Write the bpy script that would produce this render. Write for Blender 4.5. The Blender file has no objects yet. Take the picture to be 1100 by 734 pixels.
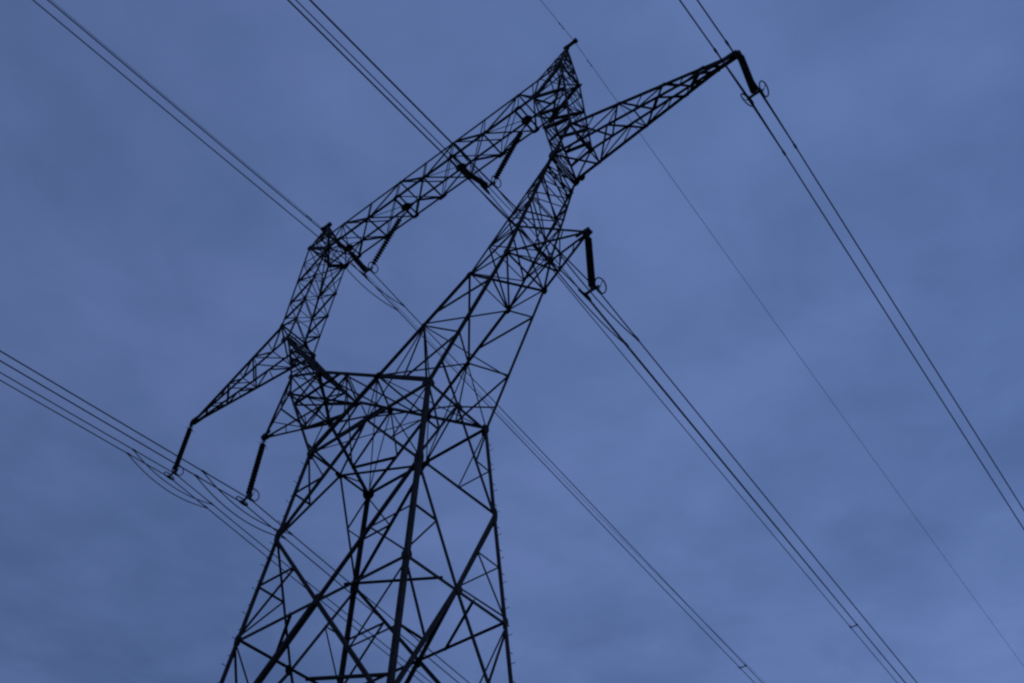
import bpy, math, random
from mathutils import Vector, Matrix

scene = bpy.context.scene
C = scene.collection
random.seed(7)
GZ = 25.15                      # height of the tower waist above the ground

# ------------------------------------------------------------------ camera
cam_d = bpy.data.cameras.new('camera')
cam = bpy.data.objects.new('camera', cam_d)
C.objects.link(cam)
cam_d.sensor_fit = 'HORIZONTAL'
cam_d.sensor_width = 36.0
cam_d.lens = 36.0 * 1016.356 / 1100.0
cam_d.clip_start = 0.1
cam_d.clip_end = 20000.0
Rr = Vector((0.7778493207648094, 0.6283041991545815, 0.013574516950696431))
Uu = Vector((0.46700727847937246, -0.592345812938638, 0.6565292375373348))
Ff = Vector((-0.4205408850908728, 0.5043414232628373, 0.754178422356541))
M = Matrix((Rr, Uu, -Ff)).transposed().to_4x4()
M.translation = Vector((19.469718705377808, -16.91105913658448, -23.5454113352112 + GZ))
cam.matrix_world = M
scene.camera = cam

# ------------------------------------------------------------------ sky, light, exposure
WS = 94.53
SUN_EL, SUN_ROT = math.radians(3.0), math.radians(40.0)
SUN_DIR = Vector((math.sin(SUN_ROT) * math.cos(SUN_EL), math.cos(SUN_ROT) * math.cos(SUN_EL), math.sin(SUN_EL)))
world = bpy.data.worlds.new('World')
scene.world = world
world.use_nodes = True
nt = world.node_tree
nt.nodes.clear()
N = lambda t: nt.nodes.new(t)
def wlink(a, b): nt.links.new(a, b)
sky = N('ShaderNodeTexSky'); sky.sky_type = 'NISHITA'; sky.sun_disc = False
sky.sun_elevation = SUN_EL; sky.sun_rotation = SUN_ROT; sky.altitude = 100
tc = N('ShaderNodeTexCoord')
# cloud sheet: direction projected onto a flat layer overhead
sep = N('ShaderNodeSeparateXYZ'); wlink(tc.outputs['Generated'], sep.inputs[0])
zc = N('ShaderNodeMath'); zc.operation = 'MAXIMUM'; zc.inputs[1].default_value = 0.06
wlink(sep.outputs['Z'], zc.inputs[0])
px = N('ShaderNodeMath'); px.operation = 'DIVIDE'; wlink(sep.outputs['X'], px.inputs[0]); wlink(zc.outputs[0], px.inputs[1])
py = N('ShaderNodeMath'); py.operation = 'DIVIDE'; wlink(sep.outputs['Y'], py.inputs[0]); wlink(zc.outputs[0], py.inputs[1])
cmb = N('ShaderNodeCombineXYZ'); wlink(px.outputs[0], cmb.inputs[0]); wlink(py.outputs[0], cmb.inputs[1])
n1 = N('ShaderNodeTexNoise'); n1.noise_dimensions = '4D'; n1.inputs['W'].default_value = WS; n1.inputs['Scale'].default_value = 1.2; n1.inputs['Detail'].default_value = 3.0
n1.inputs['Roughness'].default_value = 0.5; n1.inputs['Distortion'].default_value = 0.25
n2 = N('ShaderNodeTexNoise'); n2.noise_dimensions = '4D'; n2.inputs['W'].default_value = WS; n2.inputs['Scale'].default_value = 6.0; n2.inputs['Detail'].default_value = 7.0
n2.inputs['Roughness'].default_value = 0.55; n2.inputs['Distortion'].default_value = 0.3
wlink(cmb.outputs[0], n1.inputs['Vector']); wlink(cmb.outputs[0], n2.inputs['Vector'])
mixn = N('ShaderNodeMix'); mixn.data_type = 'FLOAT'; mixn.inputs['Factor'].default_value = 0.36
wlink(n1.outputs['Fac'], mixn.inputs['A']); wlink(n2.outputs['Fac'], mixn.inputs['B'])
ramp = N('ShaderNodeValToRGB')
ramp.color_ramp.interpolation = 'B_SPLINE'
e = ramp.color_ramp.elements
e[0].position = 0.28; e[0].color = (0.060, 0.105, 0.258, 1)
e[1].position = 0.72; e[1].color = (0.145, 0.214, 0.475, 1)
m_ = e.new(0.5); m_.color = (0.096, 0.160, 0.356, 1)
wlink(mixn.outputs['Result'], ramp.inputs['Fac'])
skys = N('ShaderNodeMix'); skys.data_type = 'RGBA'; skys.blend_type = 'MULTIPLY'; skys.inputs['Factor'].default_value = 1.0
wlink(sky.outputs['Color'], skys.inputs['A']); skys.inputs['B'].default_value = (0.10, 0.10, 0.10, 1)
mixs = N('ShaderNodeMix'); mixs.data_type = 'RGBA'; mixs.inputs['Factor'].default_value = 0.96
wlink(skys.outputs['Result'], mixs.inputs['A']); wlink(ramp.outputs['Color'], mixs.inputs['B'])
# the cloud is a little brighter towards where the sun went down
dotn = N('ShaderNodeVectorMath'); dotn.operation = 'DOT_PRODUCT'
wlink(tc.outputs['Generated'], dotn.inputs[0]); dotn.inputs[1].default_value = SUN_DIR
glow = N('ShaderNodeMapRange'); glow.inputs['From Min'].default_value = -0.6; glow.inputs['From Max'].default_value = 1.0
glow.inputs['To Min'].default_value = 0.72; glow.inputs['To Max'].default_value = 1.30
wlink(dotn.outputs['Value'], glow.inputs['Value'])
lit = N('ShaderNodeVectorMath'); lit.operation = 'SCALE'
wlink(mixs.outputs['Result'], lit.inputs[0]); wlink(glow.outputs['Result'], lit.inputs['Scale'])
bg = N('ShaderNodeBackground'); bg.inputs['Strength'].default_value = 1.0
wlink(lit.outputs['Vector'], bg.inputs['Color'])
wo = N('ShaderNodeOutputWorld'); wlink(bg.outputs[0], wo.inputs['Surface'])

sun_d = bpy.data.lights.new('sun', 'SUN')
sun_d.energy = 0.02; sun_d.angle = math.radians(20); sun_d.color = (1.0, 0.93, 0.86)
sun = bpy.data.objects.new('sun', sun_d); C.objects.link(sun)
sun.rotation_euler = SUN_DIR.to_track_quat('Z', 'Y').to_euler()
sun.location = (0, 0, 80)

vs = scene.view_settings
vs.view_transform = 'Standard'; vs.look = 'None'; vs.gamma = 1.0; vs.exposure = 0.0; vs.use_curve_mapping = False
scene.render.filter_size = 2.35
scene.cycles.filter_width = 2.35
scene.cycles.max_bounces = 4

# ------------------------------------------------------------------ materials
def mat(name, col, col2, rough, metal=0.0, scale=6.0, bump=0.0):
    m = bpy.data.materials.new(name); m.use_nodes = True
    t = m.node_tree; b = t.nodes['Principled BSDF']
    tcn = t.nodes.new('ShaderNodeTexCoord')
    no = t.nodes.new('ShaderNodeTexNoise'); no.inputs['Scale'].default_value = scale; no.inputs['Detail'].default_value = 6
    t.links.new(tcn.outputs['Object'], no.inputs['Vector'])
    r = t.nodes.new('ShaderNodeValToRGB')
    r.color_ramp.elements[0].position = 0.35; r.color_ramp.elements[0].color = (*col, 1)
    r.color_ramp.elements[1].position = 0.68; r.color_ramp.elements[1].color = (*col2, 1)
    t.links.new(no.outputs['Fac'], r.inputs['Fac']); t.links.new(r.outputs['Color'], b.inputs['Base Color'])
    b.inputs['Roughness'].default_value = rough; b.inputs['Metallic'].default_value = metal
    b.inputs['Specular IOR Level'].default_value = 0.08
    if bump:
        bp = t.nodes.new('ShaderNodeBump'); bp.inputs['Strength'].default_value = bump
        t.links.new(no.outputs['Fac'], bp.inputs['Height']); t.links.new(bp.outputs[0], b.inputs['Normal'])
    return m
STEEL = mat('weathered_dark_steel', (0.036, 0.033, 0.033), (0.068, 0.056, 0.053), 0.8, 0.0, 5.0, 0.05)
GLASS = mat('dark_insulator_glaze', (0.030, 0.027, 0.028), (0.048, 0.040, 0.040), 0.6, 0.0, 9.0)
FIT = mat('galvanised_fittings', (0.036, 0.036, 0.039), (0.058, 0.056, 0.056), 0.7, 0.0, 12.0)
WIRE = mat('aged_aluminium_strand', (0.030, 0.030, 0.033), (0.045, 0.044, 0.046), 0.75, 0.0, 25.0)
CONC = mat('footing_concrete', (0.22, 0.21, 0.20), (0.32, 0.31, 0.29), 0.9, 0.0, 3.0, 0.2)
GRASS = mat('meadow_grass', (0.035, 0.050, 0.020), (0.075, 0.080, 0.035), 0.95, 0.0, 0.35, 0.3)

# ------------------------------------------------------------------ mesh helpers
class MB:
    def __init__(s): s.v = []; s.f = []
    def add(s, vs_, fs):
        o = len(s.v); s.v += [tuple(x) for x in vs_]; s.f += [tuple(i + o for i in q) for q in fs]
    def angle(s, a, b, w, ref, t=None, ext=0.0):
        """rolled L-section from a to b; ref = (d1, d2): the rough directions of the two flanges"""
        a = Vector(a); b = Vector(b); ax = (b - a).normalized()
        a = a - ax * ext; b = b + ax * ext
        d1 = Vector(ref[0]); d2 = Vector(ref[1])
        u = d1 - ax * d1.dot(ax)
        if u.length < 1e-4: u = ax.orthogonal()
        u.normalize()
        v = ax.cross(u)
        if v.dot(d2) < 0: v = -v
        t = t or max(0.012, w * 0.11)
        prof = [(0, 0), (w, 0), (w, t), (t, t), (t, w), (0, w)]
        vs_ = [a + u * x + v * y for x, y in prof] + [b + u * x + v * y for x, y in prof]
        n = 6
        fs = [(i, (i + 1) % n, (i + 1) % n + n, i + n) for i in range(n)]
        fs += [(0, 1, 2, 3), (0, 3, 4, 5), (6, 9, 8, 7), (6, 11, 10, 9)]
        s.add(vs_, fs)
    def poly_angle(s, pts, w, ref, t=None):
        for i in range(len(pts) - 1): s.angle(pts[i], pts[i + 1], w, ref, t, 0.03 if 0 < i else 0.0)
    def box(s, c, ux, uy, uz):
        c = Vector(c); ux = Vector(ux); uy = Vector(uy); uz = Vector(uz)
        vs_ = [c + ux * i + uy * j + uz * k for i in (-1, 1) for j in (-1, 1) for k in (-1, 1)]
        s.add(vs_, [(0, 1, 3, 2), (4, 6, 7, 5), (0, 4, 5, 1), (2, 3, 7, 6), (0, 2, 6, 4), (1, 5, 7, 3)])
    def plate(s, c, n, up, w, h, t=0.016, cut=0.28):
        """eight-cornered gusset plate lying across normal n"""
        c = Vector(c); n = Vector(n).normalized(); up = Vector(up); up = (up - n * up.dot(n)).normalized(); r = up.cross(n)
        k = 1 - cut * 2
        o = [(-1, -k), (-k, -1), (k, -1), (1, -k), (1, k), (k, 1), (-k, 1), (-1, k)]
        vs_ = [c + r * x * w / 2 + up * y * h / 2 + n * z * t / 2 for z in (-1, 1) for x, y in o]
        s.add(vs_, [tuple(range(7, -1, -1)), tuple(range(8, 16))] + [(i, (i + 1) % 8, (i + 1) % 8 + 8, i + 8) for i in range(8)])
    def tube(s, pts, r, seg=8, cap=True, closed=False):
        pts = [Vector(p) for p in pts]; n = len(pts); base = len(s.v); prev = None
        for i, p in enumerate(pts):
            if closed: d = pts[(i + 1) % n] - pts[i - 1]
            else: d = pts[min(i + 1, n - 1)] - pts[max(i - 1, 0)]
            d.normalize()
            if prev is None: u = d.orthogonal().normalized()
            else:
                u = prev - d * prev.dot(d); u.normalize()
            prev = u; w = d.cross(u)
            rr = r[i] if isinstance(r, (list, tuple)) else r
            for k in range(seg):
                a = 2 * math.pi * k / seg
                s.v.append(tuple(p + (u * math.cos(a) + w * math.sin(a)) * rr))
        for i in range(n if closed else n - 1):
            j = (i + 1) % n
            for k in range(seg):
                s.f.append((base + i * seg + k, base + i * seg + (k + 1) % seg, base + j * seg + (k + 1) % seg, base + j * seg + k))
        if cap and not closed:
            s.f.append(tuple(base + k for k in range(seg - 1, -1, -1)))
            s.f.append(tuple(base + (n - 1) * seg + k for k in range(seg)))
    def build(s, name, m, parent=None, smooth=False):
        me = bpy.data.meshes.new(name); me.from_pydata(s.v, [], s.f); me.update()
        if smooth: me.polygons.foreach_set('use_smooth', [True] * len(me.polygons))
        me.materials.append(m)
        o = bpy.data.objects.new(name, me); C.objects.link(o)
        if parent: o.parent = parent
        return o
def empty(name, loc, label, cat, group=None):
    o = bpy.data.objects.new(name, None); C.objects.link(o); o.location = loc; o.empty_display_size = 0.5
    o['label'] = label; o['category'] = cat
    if group: o['group'] = group
    return o
def tag(o, label, cat, group=None):
    o['label'] = label; o['category'] = cat
    if group: o['group'] = group
    return o
V = Vector
def lerp(a, b, t): return V(a) + (V(b) - V(a)) * t

# ------------------------------------------------------------------ ground
g = MB()
xs = [-9000, -2500, -700, -220, -90, -45, -20, 0, 20, 45, 90, 220, 700, 2500, 9000]
rg = random.Random(3)
for y in xs:
    for x in xs:
        g.v.append((x, y, rg.uniform(-0.12, 0.06) if abs(x) < 60 and abs(y) < 60 and (x, y) != (20, -20) else 0.0))
k = len(xs)
for j in range(k - 1):
    for i in range(k - 1): g.f.append((j * k + i, j * k + i + 1, (j + 1) * k + i + 1, (j + 1) * k + i))
go = g.build('ground', GRASS); go['kind'] = 'structure'

# ------------------------------------------------------------------ tower geometry (local origin at ground, waist at GZ)
def W(x, y, z): return V((x, y, z + GZ))
ND = dict(
    W=(3.0, 1.568, 0.0), C=(0.0, 1.407, 2.298), J=(4.156, 1.183, 5.48), K=(8.011, 0.828, 10.808), B=(8.98, 0.794, 12.426),
    T=(8.665, 0.757, 18.834), L=(6.955, 0.737, 17.378), U=(7.238, 0.714, 18.869), P=(8.575, 0.05, 21.856),
    O=(15.94, 0.10, 10.55), H=(5.98, 1.189, 5.361), G=(6.436, 1.066, 6.833), Q=(8.80, 0.10, 5.33),
    Wm=(0.0, 1.568, 0.0), Wr=(3.0, 0.0, 0.0))
def nd(k, sx=1, sy=1):
    x, y, z = ND[k]; return W(x * sx, y * sy, z)
def legp(z, sx, sy): return W(sx * (3.0 + 0.0750 * -z), sy * (1.568 + 0.0792 * -z), z)
X, Y, Z = V((1, 0, 0)), V((0, 1, 0)), V((0, 0, 1))

pylon = empty('transmission_pylon', (0, 0, 0), 'tall dark steel lattice pylon with an open window head and four cross arms', 'pylon')
Z1, Z2, Z3, Z4, Z5 = -3.881, -7.808, -12.45, -18.4, -25.15

# legs
def gusset(parent, *args, **kw):
    m = MB(); m.plate(*args, **kw); return m.build('gusset_plate', STEEL, parent)
for sx in (-1, 1):
    for sy in (-1, 1):
        m = MB()
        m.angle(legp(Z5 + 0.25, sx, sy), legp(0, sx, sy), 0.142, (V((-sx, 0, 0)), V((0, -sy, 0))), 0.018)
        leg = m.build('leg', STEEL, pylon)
        gusset(leg, legp(0, sx, sy) + V((-sx * .12, sy * .02, -.02)), Y, Z, 0.34, 0.34)
        gusset(leg, legp(0, sx, sy) + V((sx * .02, -sy * .12, -.02)), X, Z, 0.30, 0.34)
        for zz, ww, hh in ((Z1, .21, .62), (Z2, .21, .32)):
            gusset(leg, legp(zz, sx, sy) + V((-sx * .08, sy * .02, 0)), Y, Z, ww, hh)
            gusset(leg, legp(zz, sx, sy) + V((sx * .02, -sy * .08, 0)), X, Z, ww, hh)
        ft = MB()
        p = legp(Z5, sx, sy)
        ft.tube([V((p.x, p.y, -0.3)), V((p.x, p.y, 0.22)), V((p.x, p.y, 0.30))], [0.42, 0.42, 0.36], 20)
        ft.build('footing', CONC, leg)
        if sx == sy:
            zz, i = -0.6, 0
            while zz > -20:
                d = (V((0, sy, 0)) if i % 2 == 0 else V((sx, 0, 0)))
                b = legp(zz, sx, sy) + (V((-sx * .05, 0, 0)) if i % 2 == 0 else V((0, -sy * .05, 0)))
                sb = MB(); sb.tube([b - d * .03, b + d * .15, b + d * .152, b + d * .17], [.010, .010, .016, .016], 6)
                sb.build('step_bolt', FIT, leg)
                zz -= 0.45; i += 1

# body faces
def face_frame(kind, s):
    """kind 'x': face normal +-Y spanning X ; 'y': face normal +-X spanning Y"""
    if kind == 'x': return (lambda z, q: legp(z, q, s)), V((0, s, 0))
    return (lambda z, q: legp(z, s, q)), V((s, 0, 0))
def mid(f, z): return (f(z, -1) + f(z, 1)) / 2
for kind in 'xy':
    for s in (-1, 1):
        f, n = face_frame(kind, s)
        ref = lambda a, b: ((b - a).cross(n), -n)
        def bar(a, b, w, name='diagonal_brace'):
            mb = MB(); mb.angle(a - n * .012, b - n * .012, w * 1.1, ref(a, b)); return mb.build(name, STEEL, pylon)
        def stay(par, a, b, w=0.055):
            mb = MB(); mb.angle(a - n * .03, b - n * .03, w, ref(a, b)); mb.build('stay_bar', STEEL, par)
        mw = mid(f, 0); m2 = mid(f, Z2); m4 = mid(f, Z4)
        belt = bar(f(0, -1), f(0, 1), 0.125 if kind == 'x' else .10, 'horizontal_brace')
        gusset(belt, mw + n * .015, n, Z, .36, .22)
        for q in (-1, 1):
            db = bar(mw, f(Z1, q), 0.085)
            dm = (mw + f(Z1, q)) / 2
            stay(db, dm, f(Z1 / 2, q)); stay(db, dm, f(0, q), .05)
            heavy = (kind == 'x' and s < 0 and q > 0) or (kind == 'y' and s > 0 and q > 0)
            # each diagonal of the X panel is two members butted on the crossing plate
            d1_ = bar(f(Z1, q), m2, .13 if (heavy and kind == 'y') else 0.092)
            d2_ = bar(m2, f(Z3, -q), .14 if heavy else 0.10)
            d1 = lerp(f(Z1, q), m2, .5); stay(d1_, d1, f((Z1 + Z2) / 2, q)); stay(d1_, d1, f(Z2 + .12, q))
            d2 = lerp(f(Z3, -q), m2, .5); stay(d2_, d2, f((Z3 + Z2) / 2, -q)); stay(d2_, d2, f(Z2 - .12, -q))
            d3_ = bar(f(Z3, q), f(Z5 + .3, -q), 0.11)
            d3 = lerp(f(Z3, q), m4, .5); stay(d3_, d3, f((Z3 + Z4) / 2, q)); stay(d3_, d3, f(Z4 + .12, q))
        h2 = bar(f(Z2, -1), f(Z2, 1), 0.10, 'horizontal_brace')
        gusset(h2, m2 + n * .015, n, Z, .26, .34)
        bar(f(Z4, -1), f(Z4, 1), 0.11, 'horizontal_brace')
# plan bracing at the belts
def plan(a, b, w, r=None, name='plan_strut'):
    m = MB(); m.angle(a - Z * .02, b - Z * .02, w, r or (Z, (b - a).cross(Z))); m.build(name, STEEL, pylon)
for z in (Z2, Z4):
    for sx in (-1, 1):
        for sy in (-1, 1):
            c = legp(z, sx, sy)
            plan(lerp(c, V((0, c.y, c.z)), .68), lerp(c, V((c.x, 0, c.z)), .68), .095)
for sx in (-1, 1):
    for sy in (-1, 1):
        plan(nd('Wm', 1, sy), nd('Wr', sx, 1), .065)
        plan(nd('C', 1, sy), nd('W', sx, -sy), .04, (Z, X))
    plan(nd('C', 1, sx), nd('Wm', 1, sx), .045, (X, Y))
plan(nd('C', 1, -1), nd('C', 1, 1), .08, (Z, X))

# generic lattice assembly ------------------------------------------------
class Asm:
    def __init__(s): s.l = MB(); s.sub = []
    def chord(s, pts, w, ref, name='chord'):
        mb = MB(); mb.poly_angle(pts, w, ref); s.sub.append((name, mb))
    def bar(s, a, b, w, n, name='diagonal_brace'):
        mb = MB(); n = V(n); mb.angle(V(a) - n * .012, V(b) - n * .012, w * 1.12, ((V(b) - V(a)).cross(n), -n)); s.sub.append((name, mb))
    def thin(s, a, b, w, n):
        n = V(n); s.l.angle(V(a) - n * .025, V(b) - n * .025, w * 1.22, ((V(b) - V(a)).cross(n), -n))
    def plate(s, *a, **k):
        m = MB(); m.plate(*a, **k); s.sub.append(('gusset_plate', m))
    def build(s, name):
        o = s.l.build(name, STEEL, pylon)
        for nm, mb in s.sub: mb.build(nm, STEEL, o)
        return o

for sx in (-1, 1):
    S = lambda k, sy: nd(k, sx, sy)
    Xs = V((sx, 0, 0))
    # ---------------- fork arm: waist to knee
    A = Asm()
    Ip = {}; Op = {}
    for sy in (-1, 1):
        n = V((0, sy, 0))
        i1 = lerp(S('C', sy), S('J', sy), .5); i15 = lerp(S('C', sy), S('J', sy), .64)
        o1 = lerp(S('W', sy), S('H', sy), .365); o2 = lerp(S('W', sy), S('H', sy), .79)
        m0 = (S('C', sy) + S('W', sy)) / 2
        A.chord([nd('W', -sx, sy), S('C', sy)], .13, (Z, -n))
        A.chord([S('C', sy), S('J', sy)], .10 if sy < 0 else .135, (Z, -n)); A.chord([S('J', sy), S('K', sy)], .072, (Xs, -n))
        A.chord([S('W', sy), S('H', sy), S('G', sy), S('K', sy)], .112, (-Xs, -n))
        A.bar(m0, i1, .06, n); A.bar(m0, o1, .075, n); A.bar(i1, o1, .06, n); A.bar(S('W', sy), i1, .04, n)
        A.bar(i15, o2, .08, n); A.bar(S('J', sy), o2, .06, n); A.bar(S('J', sy), S('G', sy), .075, n)
        A.thin(S('J', sy), S('H', sy), .05, n)
        # upper lacing of this face
        fi = [lerp(S('J', sy), S('K', sy), t) for t in (.22, .45, .68, .86)]
        fo = [lerp(S('G', sy), S('K', sy), t) for t in (.10, .40, .66, .86)]
        A.thin(fi[0], S('G', sy), .045, n)
        for a, b in zip(fi[:3], fo[1:]): A.thin(a, b, .05, n)
        for a, b in zip(fi, fo): A.thin(a, b, .04, n)
        A.thin(nd('Wm', 1, sy), i1, .04, n)
        Ip[sy] = [S('C', sy), i1, S('J', sy)] + fi + [S('K', sy)]
        Op[sy] = [S('W', sy), o1, o2, S('H', sy), S('G', sy)] + fo[1:] + [S('K', sy)]
        # gussets
        A.plate(S('C', sy) + n * .02, n, Z, .34, .36)
        A.plate(S('J', sy) + n * .02, n, X, .18, .26); A.plate(S('H', sy) + n * .02, n, Z, .20, .34); A.plate(S('G', sy) + n * .02, n, Z, .20, .32)
        A.plate(S('K', sy) + n * .02, n, Z, .34, .52); A.plate(i1 + n * .02, n, X, .15, .2)
        A.thin(nd('Wr', sx, 1), lerp(S('W', sy), S('H', sy), .16), .05, Xs)
    f_, b_ = -1, 1
    nin = V((-sx, 0, .5)).normalized()
    for i in range(len(Ip[f_]) - 1):
        w = .05 if i < 2 else .04
        A.thin(Ip[f_][i], Ip[b_][i + 1], w, nin); A.thin(Ip[b_][i], Ip[f_][i + 1], w, nin)
        if i > 1: A.thin(Ip[f_][i], Ip[b_][i], .04, nin)
    for i in range(3, len(Op[f_]) - 1):
        A.thin(Op[f_][i], Op[b_][i + 1], .04, Xs); A.thin(Op[b_][i], Op[f_][i + 1], .04, Xs)
        if i > 4: A.thin(Op[f_][i], Op[b_][i], .04, Xs)
    A.thin(Op[f_][1], Ip[b_][1], .045, Z); A.thin(Op[b_][1], Ip[f_][1], .045, Z)
    A.thin(Op[f_][2], Ip[b_][2], .045, Z)
    A.thin(S('J', f_), S('H', b_), .06, Z); A.thin(S('H', f_), S('J', b_), .06, Z); A.thin(S('H', f_), S('H', b_), .05, Z)
    for t in (.5, .85):
        a = lerp(S('G', f_), S('K', f_), t); b = lerp(S('J', b_), S('K', b_), t + .03); A.thin(a, b, .04, Z)
        a = lerp(S('J', f_), S('K', f_), t + .03); b = lerp(S('G', b_), S('K', b_), t); A.thin(a, b, .04, Z)
    A.bar(S('K', f_), S('K', b_), .07, Xs, 'knee_strut'); A.bar(S('K', f_) - Xs * .22 + Z * .02, S('K', b_) - Xs * .20 + Z * .02, .07, -Xs, 'knee_strut')
    A.bar(S('K', f_) + Z * .22 + Xs * .02, S('K', b_) + Z * .22 + Xs * .02, .07, Xs, 'knee_strut')
    A.build('fork_arm')

    # ---------------- window post: knee to bridge
    A = Asm(); Ip = {}; Op = {}
    for sy in (-1, 1):
        n = V((0, sy, 0))
        K, B, T, L = S('K', sy), S('B', sy), S('T', sy), S('L', sy)
        A.chord([K, L], .075, (Xs, -n)); A.chord([K, B, T], .085, (-Xs, -n))
        i = [lerp(K, L, t) for t in (0.0, .21, .43, .68, 1)]
        o = [B] + [lerp(B, T, t) for t in (.09, .28, .55, 1)]
        A.bar(o[0], i[1], .08, n); A.bar(o[1], i[2], .105, n); A.bar(o[2], i[3], .105, n); A.bar(o[3], i[4], .105, n)
        A.bar(T, L, .10, n, 'horizontal_brace')
        A.thin(i[1], o[0], .05, n)
        for a, b in ((i[2], o[2]), (i[3], o[3]), (i[1], o[1])): A.thin(a, b, .032, n)
        Ip[sy] = i; Op[sy] = [K, B] + [lerp(B, T, t) for t in (.28, .55, .78, 1)]
        for q in (i[2], i[3]): A.plate(q + n * .02 + Xs * .05, n, Z, .17, .3)
        A.plate(L + n * .02, n, Z, .42, .5); A.plate(B + n * .02 - Xs * .05, n, Z, .26, .36); A.plate(T + n * .02 - Xs * .05, n, Z, .28, .32)
        A.thin(lerp(B, T, .55), lerp(K, L, .86), .04, n); A.thin(lerp(B, T, .8), L, .04, n)
    for i in range(4):
        A.thin(Ip[-1][i], Ip[1][i + 1], .03, -Xs); A.thin(Ip[1][i], Ip[-1][i + 1], .03, -Xs); A.thin(Ip[-1][i + 1], Ip[1][i + 1], .035, -Xs)
    for i in range(1, 5):
        A.thin(Op[-1][i], Op[1][i + 1], .03, Xs); A.thin(Op[1][i], Op[-1][i + 1], .03, Xs); A.thin(Op[-1][i], Op[1][i], .035, Xs)
    A.bar(S('T', -1), S('T', 1), .10, Xs, 'horizontal_brace'); A.bar(S('B', -1), S('B', 1), .10, Xs, 'horizontal_brace')
    for sy in (-1, 1):
        A.thin(S('T', sy), S('L', -sy), .05, Z)
        A.thin(lerp(S('B', sy), S('T', sy), .55), S('L', -sy), .035, Xs); A.thin(lerp(S('B', sy), S('T', sy), .28), lerp(S('K', sy), S('L', sy), .43), .035, V((0, sy, 0)))
    A.build('window_post')

    # ---------------- earth wire peak
    A = Asm()
    tip = W(sx * 8.62, 0, 21.95)
    R1 = {}
    for sy in (-1, 1):
        n = V((0, sy, 0))
        A.chord([S('U', sy), S('P', sy)], .065, (Xs, -n)); A.chord([S('T', sy), S('P', sy)], .075, (-Xs, -n))
        A.bar(S('U', sy), S('T', sy), .07, n, 'horizontal_brace'); A.bar(S('L', sy), S('T', sy), .13, n); A.bar(S('L', sy), S('U', sy), .07, n)
        us = [lerp(S('U', sy), S('P', sy), t) for t in (0, .3, .56, .78)]; ts = [lerp(S('T', sy), S('P', sy), t) for t in (0, .3, .56, .78)]
        for i in range(1, 4):
            A.thin(us[i], ts[i], .04, n); A.thin(ts[i - 1], us[i], .04, n)
        R1[sy] = (us, ts)
    for q, nn in ((0, -Xs), (1, Xs)):
        for i in range(3):
            A.thin(R1[-1][q][i], R1[1][q][i + 1], .04, nn); A.thin(R1[1][q][i], R1[-1][q][i + 1], .04, nn)
            A.thin(R1[-1][q][i + 1], R1[1][q][i + 1], .04, nn)
    o = A.build('earth_wire_peak')
    b = MB(); b.box(tip + Xs * .16, X * .36, Y * .075, Z * .06); b.box(tip + Xs * .50 , X * .06, Y * .10, Z * .085)
    b.box(tip - Xs * .1 - Z * .08, X * .12, Y * .10, Z * .10)
    b.build('wire_bracket', STEEL, o)

    # ---------------- long cross arm
    A = Asm()
    ch = {}
    for sy in (-1, 1):
        n = V((0, sy, 0))
        for k in 'KB':
            end = W(sx * 15.94, sy * .10, 10.55 + (.10 if k == 'B' else 0))
            A.chord([S(k, sy), end], .135 if (k == 'B') == (sy < 0) else .08, (Z if k == 'K' else -Z, -n))
            ch[k, sy] = [lerp(S(k, sy), end, t) for t in (0, .16, .32, .47, .60, .72, .83, .92)]
        for i in range(6):
            a, b = ('K', 'B') if i % 2 else ('B', 'K')
            A.thin(ch[a, sy][i], ch[b, sy][i + 1], .05, n)
            A.thin(ch['K', sy][i + 1], ch['B', sy][i + 1], .04, n)
    for k, nn in (('K', -Z), ('B', Z)):
        for i in range(7):
            q = 1 if i % 2 else -1
            A.thin(ch[k, q][i], ch[k, -q][i + 1], .055, nn)
            if k == 'K' and i in (1, 3): A.thin(ch[k, q][i], ch[k, -q][i], .05, nn)
    A.plate(S('K', -1) + V((sx * .30, -.04, .06)), Y, X, .4, .26); A.plate(S('K', 1) + V((sx * .30, .04, .06)), Y, X, .4, .26)
    o = A.build('cross_arm')
    b = MB()
    t0 = W(sx * 15.9, 0, 10.6)
    for sy in (-1, 1): b.plate(t0 + V((-sx * .16, sy * .115, .03)), Y, X, .25, .9, .02, .16)
    b.box(t0 + V((sx * .16, 0, -.02)), X * .22, Y * .09, Z * .07)
    b.box(t0 + V((sx * .30, 0, -.11)), X * .035, Y * .07, Z * .12)
    b.build('hanger_bracket', STEEL, o)

    # ---------------- short cross arm
    A = Asm()
    ch = {}
    for sy in (-1, 1):
        n = V((0, sy, 0))
        for k in 'HG':
            end = W(sx * 8.80, sy * .09, 5.33 + (.12 if k == 'G' else 0))
            A.chord([S(k, sy), end], .10 if (k == 'G') == (sy < 0) else .062, (Z if k == 'H' else -Z, -n))
            ch[k, sy] = [lerp(S(k, sy), end, t) for t in (0, .35, .68)]
        A.thin(ch['H', sy][1], ch['G', sy][1], .045, n); A.thin(ch['H', sy][1], ch['G', sy][0], .045, n); A.thin(ch['H', sy][2], ch['G', sy][2], .04, n)
    A.thin(ch['H', -1][1], ch['H', 1][1], .05, -Z); A.thin(ch['H', -1][0], ch['H', 1][1], .05, -Z); A.thin(ch['H', 1][1], ch['H', -1][2], .04, -Z)
    o = A.build('cross_arm')
    b = MB(); t0 = W(sx * 8.80, 0, 5.37)
    for sy in (-1, 1): b.plate(t0 + V((-sx * .08, sy * .10, .02)), Y, X, .22, .62, .02, .16)
    b.box(t0 + V((sx * .06, 0, -.02)), X * .16, Y * .085, Z * .07)
    b.box(t0 + V((sx * .10, 0, -.11)), X * .035, Y * .07, Z * .10)
    b.build('hanger_bracket', STEEL, o)

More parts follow.
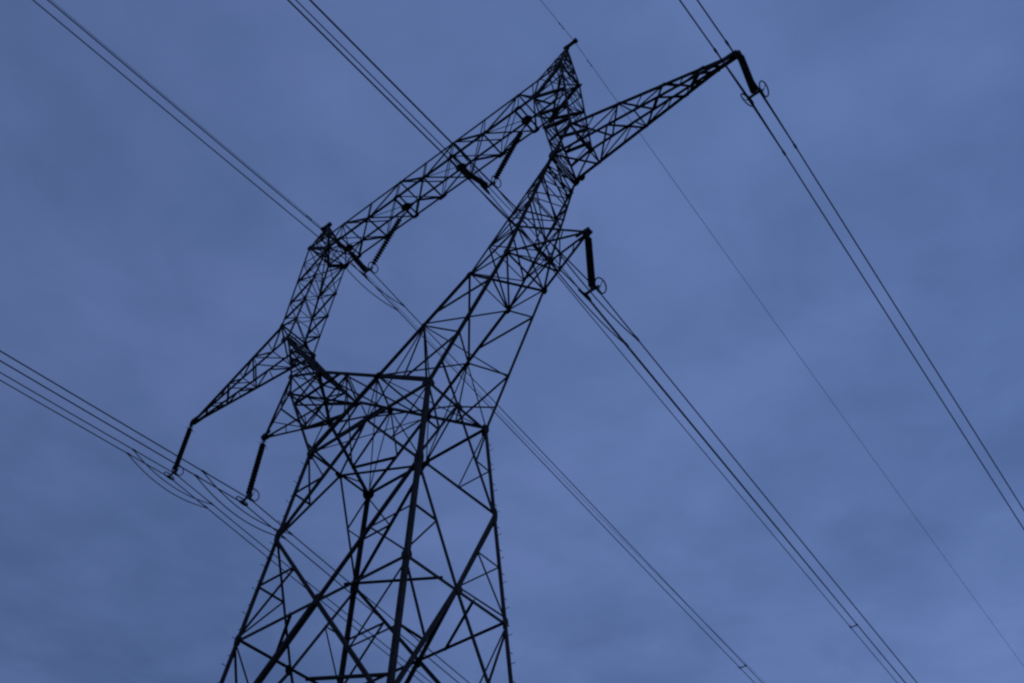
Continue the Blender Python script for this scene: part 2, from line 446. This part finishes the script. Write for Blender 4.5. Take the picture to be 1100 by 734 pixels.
# ---------------- bridge beam
A = Asm()
XL = [-6.955, -6.0, -3.9, -1.85, 0, 1.85, 3.9, 6.0, 6.955]
lo = lambda x, sy: W(x, sy * .737, 17.378)
up = lambda x, sy: W(x, sy * .714, 18.869)
for sy in (-1, 1):
    n = V((0, sy, 0))
    A.chord([lo(-6.955, sy), lo(6.955, sy)], .098, (Z, -n)); A.chord([up(-7.238, sy), up(7.238, sy)], .085, (-Z, -n))
    for xw in (-3.9, 0, 3.9):
        for d in (-1, 1):
            A.bar(lo(xw, sy), up(xw + d * (2.1 if d * xw > 0 else 1.95), sy), .075, n) if xw else A.bar(lo(0, sy), up(d * 1.85, sy), .075, n)
        A.thin(lo(xw, sy), up(xw, sy), .045, n)
        A.plate(lo(xw, sy) + n * .02, n, X, .22, .5)
    for d in (-1, 1):
        A.bar(lo(d * 6.955, sy), up(d * 6.0, sy), .06, n)
        for xx in (1.85, 6.0): A.thin(lo(d * xx, sy), up(d * xx, sy), .04, n)
for i in range(len(XL) - 1):
    q = 1 if i % 2 else -1
    A.thin(lo(XL[i], q), lo(XL[i + 1], -q), .045, -Z)
    A.thin(up(XL[i], -q), up(XL[i + 1], q), .04, Z)
    if 0 < i < 7: A.thin(lo(XL[i], -q) + Z * .03, lo(XL[i + 1], q) + Z * .03, .032, -Z)
    A.thin(lo(XL[i], q), up(XL[i + 1], -q), .03, X)
for xw in (-3.9, 0, 3.9): A.thin(lo(xw, -1), lo(xw, 1), .06, -Z)
for xw in (-6.0, -1.85, 1.85, 6.0): A.thin(up(xw, -1), up(xw, 1), .05, Z)
bridge = A.build('bridge_beam')
for xw in (-6.0, -1.85, 1.85, 6.0):
    m = MB()
    for d in (-.11, .11): m.angle(lo(xw + d, -1) - Z * .03, lo(xw + d, 1) - Z * .03, .09, (Z, X * (1 if d > 0 else -1)))
    m.plate(W(xw, 0, 17.36), Z, Y, .56, .40, .03); m.box(W(xw, 0, 17.25), X * .05, Y * .14, Z * .12)
    m.plate(lo(xw, -1), Z, Y, .40, .16, .02); m.plate(lo(xw, 1), Z, Y, .40, .16, .02)
    m.build('hanger_beam', STEEL, bridge)

# ------------------------------------------------------------------ insulators
def stack(top, bot, r=.125, pitch=.165):
    m = MB(); top = V(top); bot = V(bot); d = bot - top; n = max(3, round(d.length / pitch)); d.normalize(); ln = (bot - top).length
    pts, rad = [], []
    for i in range(n):
        a = ln * i / n; h = ln / n
        for t, rr in ((0.0, .036), (.24, .042), (.34, r * .8), (.48, r), (.60, r * .97), (.64, .045), (.98, .034)):
            pts.append(top + d * (a + h * t)); rad.append(rr)
    m.tube(pts, rad, 14)
    return m
def ring(c, ry, rz, lean=0.0):
    m = MB(); c = V(c)
    m.tube([c + V((lean * rz * math.sin(a), ry * math.cos(a), rz * math.sin(a))) for a in [2 * math.pi * i / 28 for i in range(28)]], .024, 8, closed=True)
    m.tube([c - V((lean * rz, 0, rz)), c + V((lean * rz, 0, rz))], .012, 6)
    return m
HB = .22
def clamp_parts(par, x, z, off=V((0, 0, 0))):
    y0 = MB(); y0.box(off + V((0, 0, z + .20)), X * (HB + .05), Y * .025, Z * .055); y0.box(off + V((0, 0, z + .29)), X * .07, Y * .03, Z * .07)
    y0.build('yoke', FIT, par)
    for s in (-1, 1):
        c = MB(); q = off + V((s * HB, 0, z))
        c.box(q + Z * .10, X * .022, Y * .035, Z * .09)
        c.tube([q + V((0, -.22, .012 - .012)), q + V((0, -.12, .02)), q + V((0, .12, .02)), q + V((0, .22, -.012))], [.028, .05, .05, .028], 8)
        c.build('suspension_clamp', FIT, par)
        rg_ = ring(off + V((s * (HB + .12), 0, z + .17)), .30, .22, s * .5)
        a = rg_; a.tube([off + V((s * HB, 0, z + .19)), off + V((s * (HB + .12), 0, z + .17))], .018, 6)
        a.build('grading_ring', FIT, par, True)
# wire datum (x, z at the tower) -----------------------------------------
XO, ZO = 16.21, 7.02; XQ, ZQ = 8.88, 1.72; XV, ZV = 3.90, 13.43; XE, ZE = 9.03, 21.92
def i_string(x, ztop, zw, label):
    o = empty('insulator_string', W(x, 0, ztop), label, 'insulator', 'hanging insulator strings')
    h = ztop - zw
    l = MB(); l.tube([V((0, 0, .02)), V((0, 0, -.24))], .028, 8)
    l.tube([V((.0, .10 * math.cos(a), -.09 + .09 * math.sin(a))) for a in [2 * math.pi * i / 14 for i in range(14)]], .014, 6, closed=True)
    for s in (-1, 1): l.tube([V((0, 0, -.20)), V((0, s * .16, -.24)), V((0, s * .27, -.36))], .011, 6)
    l.build('link_shackle', FIT, o)
    stack((0, 0, -.24), (0, 0, -h + .40), .138).build('disc_stack', GLASS, o, True)
    l = MB(); l.tube([V((0, 0, -h + .41)), V((0, 0, -h + .30))], .03, 8); l.build('end_fitting', FIT, o)
    clamp_parts(o, x, -h)
    return o
i_string(-XO, 10.48, ZO, 'insulator string hanging from the tip of the far left long cross arm')
i_string(-XQ, 5.20, ZQ, 'insulator string under the short left cross arm beside the pylon leg')
i_string(XO, 10.48, ZO, 'insulator string hanging from the topmost right cross arm tip')
i_string(XQ, 5.20, ZQ, 'thick insulator string under the short right cross arm beside the fork')
def v_string(x, label):
    o = empty('v_insulator', W(x, 0, ZV), label, 'insulator', 'V shaped insulators under the bridge')
    for xa in (1.85, 6.0):
        xa *= 1 if x > 0 else -1
        a = V((xa - x, 0, 17.20 - ZV)); s = 1 if a.x > 0 else -1; b = V((s * .17, 0, .30))
        d = (b - a).normalized()
        l = MB(); l.tube([a + d * -.05, a + d * .72], .024, 8); l.tube([b - d * .22, b], .03, 8); l.build('link_shackle', FIT, o)
        stack(a + d * .70, b - d * .22, .138).build('disc_stack', GLASS, o, True)
    clamp_parts(o, x, 0)
    return o
v_string(-XV, 'V shaped insulator pair under the left half of the bridge beam')
v_string(XV, 'V shaped insulator pair under the right half of the bridge beam')

# ------------------------------------------------------------------ wires
def wz(z0, y, k=1.0):
    return z0 + (-.12176 * y + .00024 * k * y * y if y > 0 else .0593 * y + .00012 * y * y)
def wx(x0, y): return x0 - .02244 * y if y > 0 else x0
YS = sorted(set([-v for v in (330, 280, 230, 190, 160, 130, 105, 85, 70, 58, 48, 40, 33, 27, 22, 18, 14, 11, 8, 6, 4, 2.4, 1, .3)] + [0] +
                [.3, 1, 2.4, 4, 6, 8, 11, 14, 18, 22, 27, 33, 40, 48, 58, 70, 85, 105, 130, 160, 190, 230, 280, 330, 380, 430]))
def wire(name, x0, z0, r, label, cat, group, k=1.0):
    m = MB(); m.tube([W(wx(x0, y), y, wz(z0, y, k)) for y in YS], r, 8)
    o = m.build(name, WIRE, None, True); tag(o, label, cat, group); return o
def dampers(o, x0, z0, loop=True):
    def P(y, dz=0): return W(wx(x0, y), y, wz(z0, y) + dz)
    for y in (-2.4, 2.4):
        m = MB(); d = (P(y + .1) - P(y - .1)).normalized(); m.tube([P(y) - d * .09, P(y) + d * .09], .042, 8)
        m.tube([P(y * .93) - d * .06, P(y * .93) + d * .06], .03, 8)
        m.build('loop_clamp', FIT, o)
    m = MB(); n = 22; pts = []
    for i in range(n + 1):
        t = i / n; y = -2.4 + 4.8 * t
        base = wz(z0, -2.4) * (1 - t) + wz(z0, 2.4) * t
        xx = wx(x0, -2.4) * (1 - t) + wx(x0, 2.4) * t
        pts.append(W(xx + (.05 if x0 > 0 else -.05) * math.sin(math.pi * t), y, base - .42 * 4 * t * (1 - t) - .03))
    m.tube(pts, .022, 8); m.build('damper_loop', WIRE, o, True)
BUND = [(-XO, ZO, 'under the far left long cross arm'), (-XQ, ZQ, 'under the short left cross arm'), (-XV, ZV, 'under the left V insulator'),
        (XV, ZV, 'under the right V insulator'), (XQ, ZQ, 'under the short right cross arm'), (XO, ZO, 'under the topmost right cross arm')]
for x, z, wh in BUND:
    for s in (-1, 1):
        side = 'left' if s < 0 else 'right'
        o = wire('conductor', x + s * HB, z, .024, 'dark power line, %s wire of the pair %s' % (side, wh), 'power line', 'conductors carried by the pylon')
        dampers(o, x + s * HB, z)
for x, z, wh in BUND:
    for ys in (36.3, 88.0, -62.0):
        c = W(wx(x, ys), ys, wz(z, ys)); m = MB()
        m.tube([c + V((-HB + .03, 0, 0)), c + V((-HB * .4, 0, -.03)), c + V((HB * .4, 0, -.03)), c + V((HB - .03, 0, 0))], .032, 8)
        for s in (-1, 1): m.tube([c + V((s * HB, -.10, .012)), c + V((s * HB, .10, -.012))], .05, 8)
        if ys != 36.3 or abs(x) != XV: continue
        tag(m.build('bundle_spacer', FIT, None, True),
            'small spacer bar joining the two wires of the pair ' + wh, 'spacer', 'bundle spacers')
for s, wh in ((-1, 'left'), (1, 'right')):
    KE = 2.3 if s < 0 else 1.55
    o = wire('earth_wire', s * XE, ZE, .012, 'thin single earth wire from the %s peak of the pylon' % wh, 'earth wire', 'earth wires', KE)
    for y in (-1.1, 1.3):
        m = MB(); c = W(wx(s * XE, y), y, wz(ZE, y, KE)); d = V((0, 1, -.12 if y > 0 else .06)).normalized()
        m.tube([c - d * .20 - Z * .06, c - d * .12 - Z * .06, c - d * .11 - Z * .05, c + d * .11 - Z * .05, c + d * .12 - Z * .06, c + d * .20 - Z * .06], [.03, .03, .008, .008, .03, .03], 8)
        m.box(c - Z * .03, X * .015, Y * .03, Z * .04)
        m.build('vibration_damper', FIT, o)
    m = MB(); c = W(s * XE, 0, ZE); m.box(c + Z * .05, X * .03, Y * .10, Z * .06); m.tube([c + V((0, -.16, -.008)), c, c + V((0, .16, -.018))], [.014, .028, .014], 8)
    m.build('suspension_clamp', FIT, o)
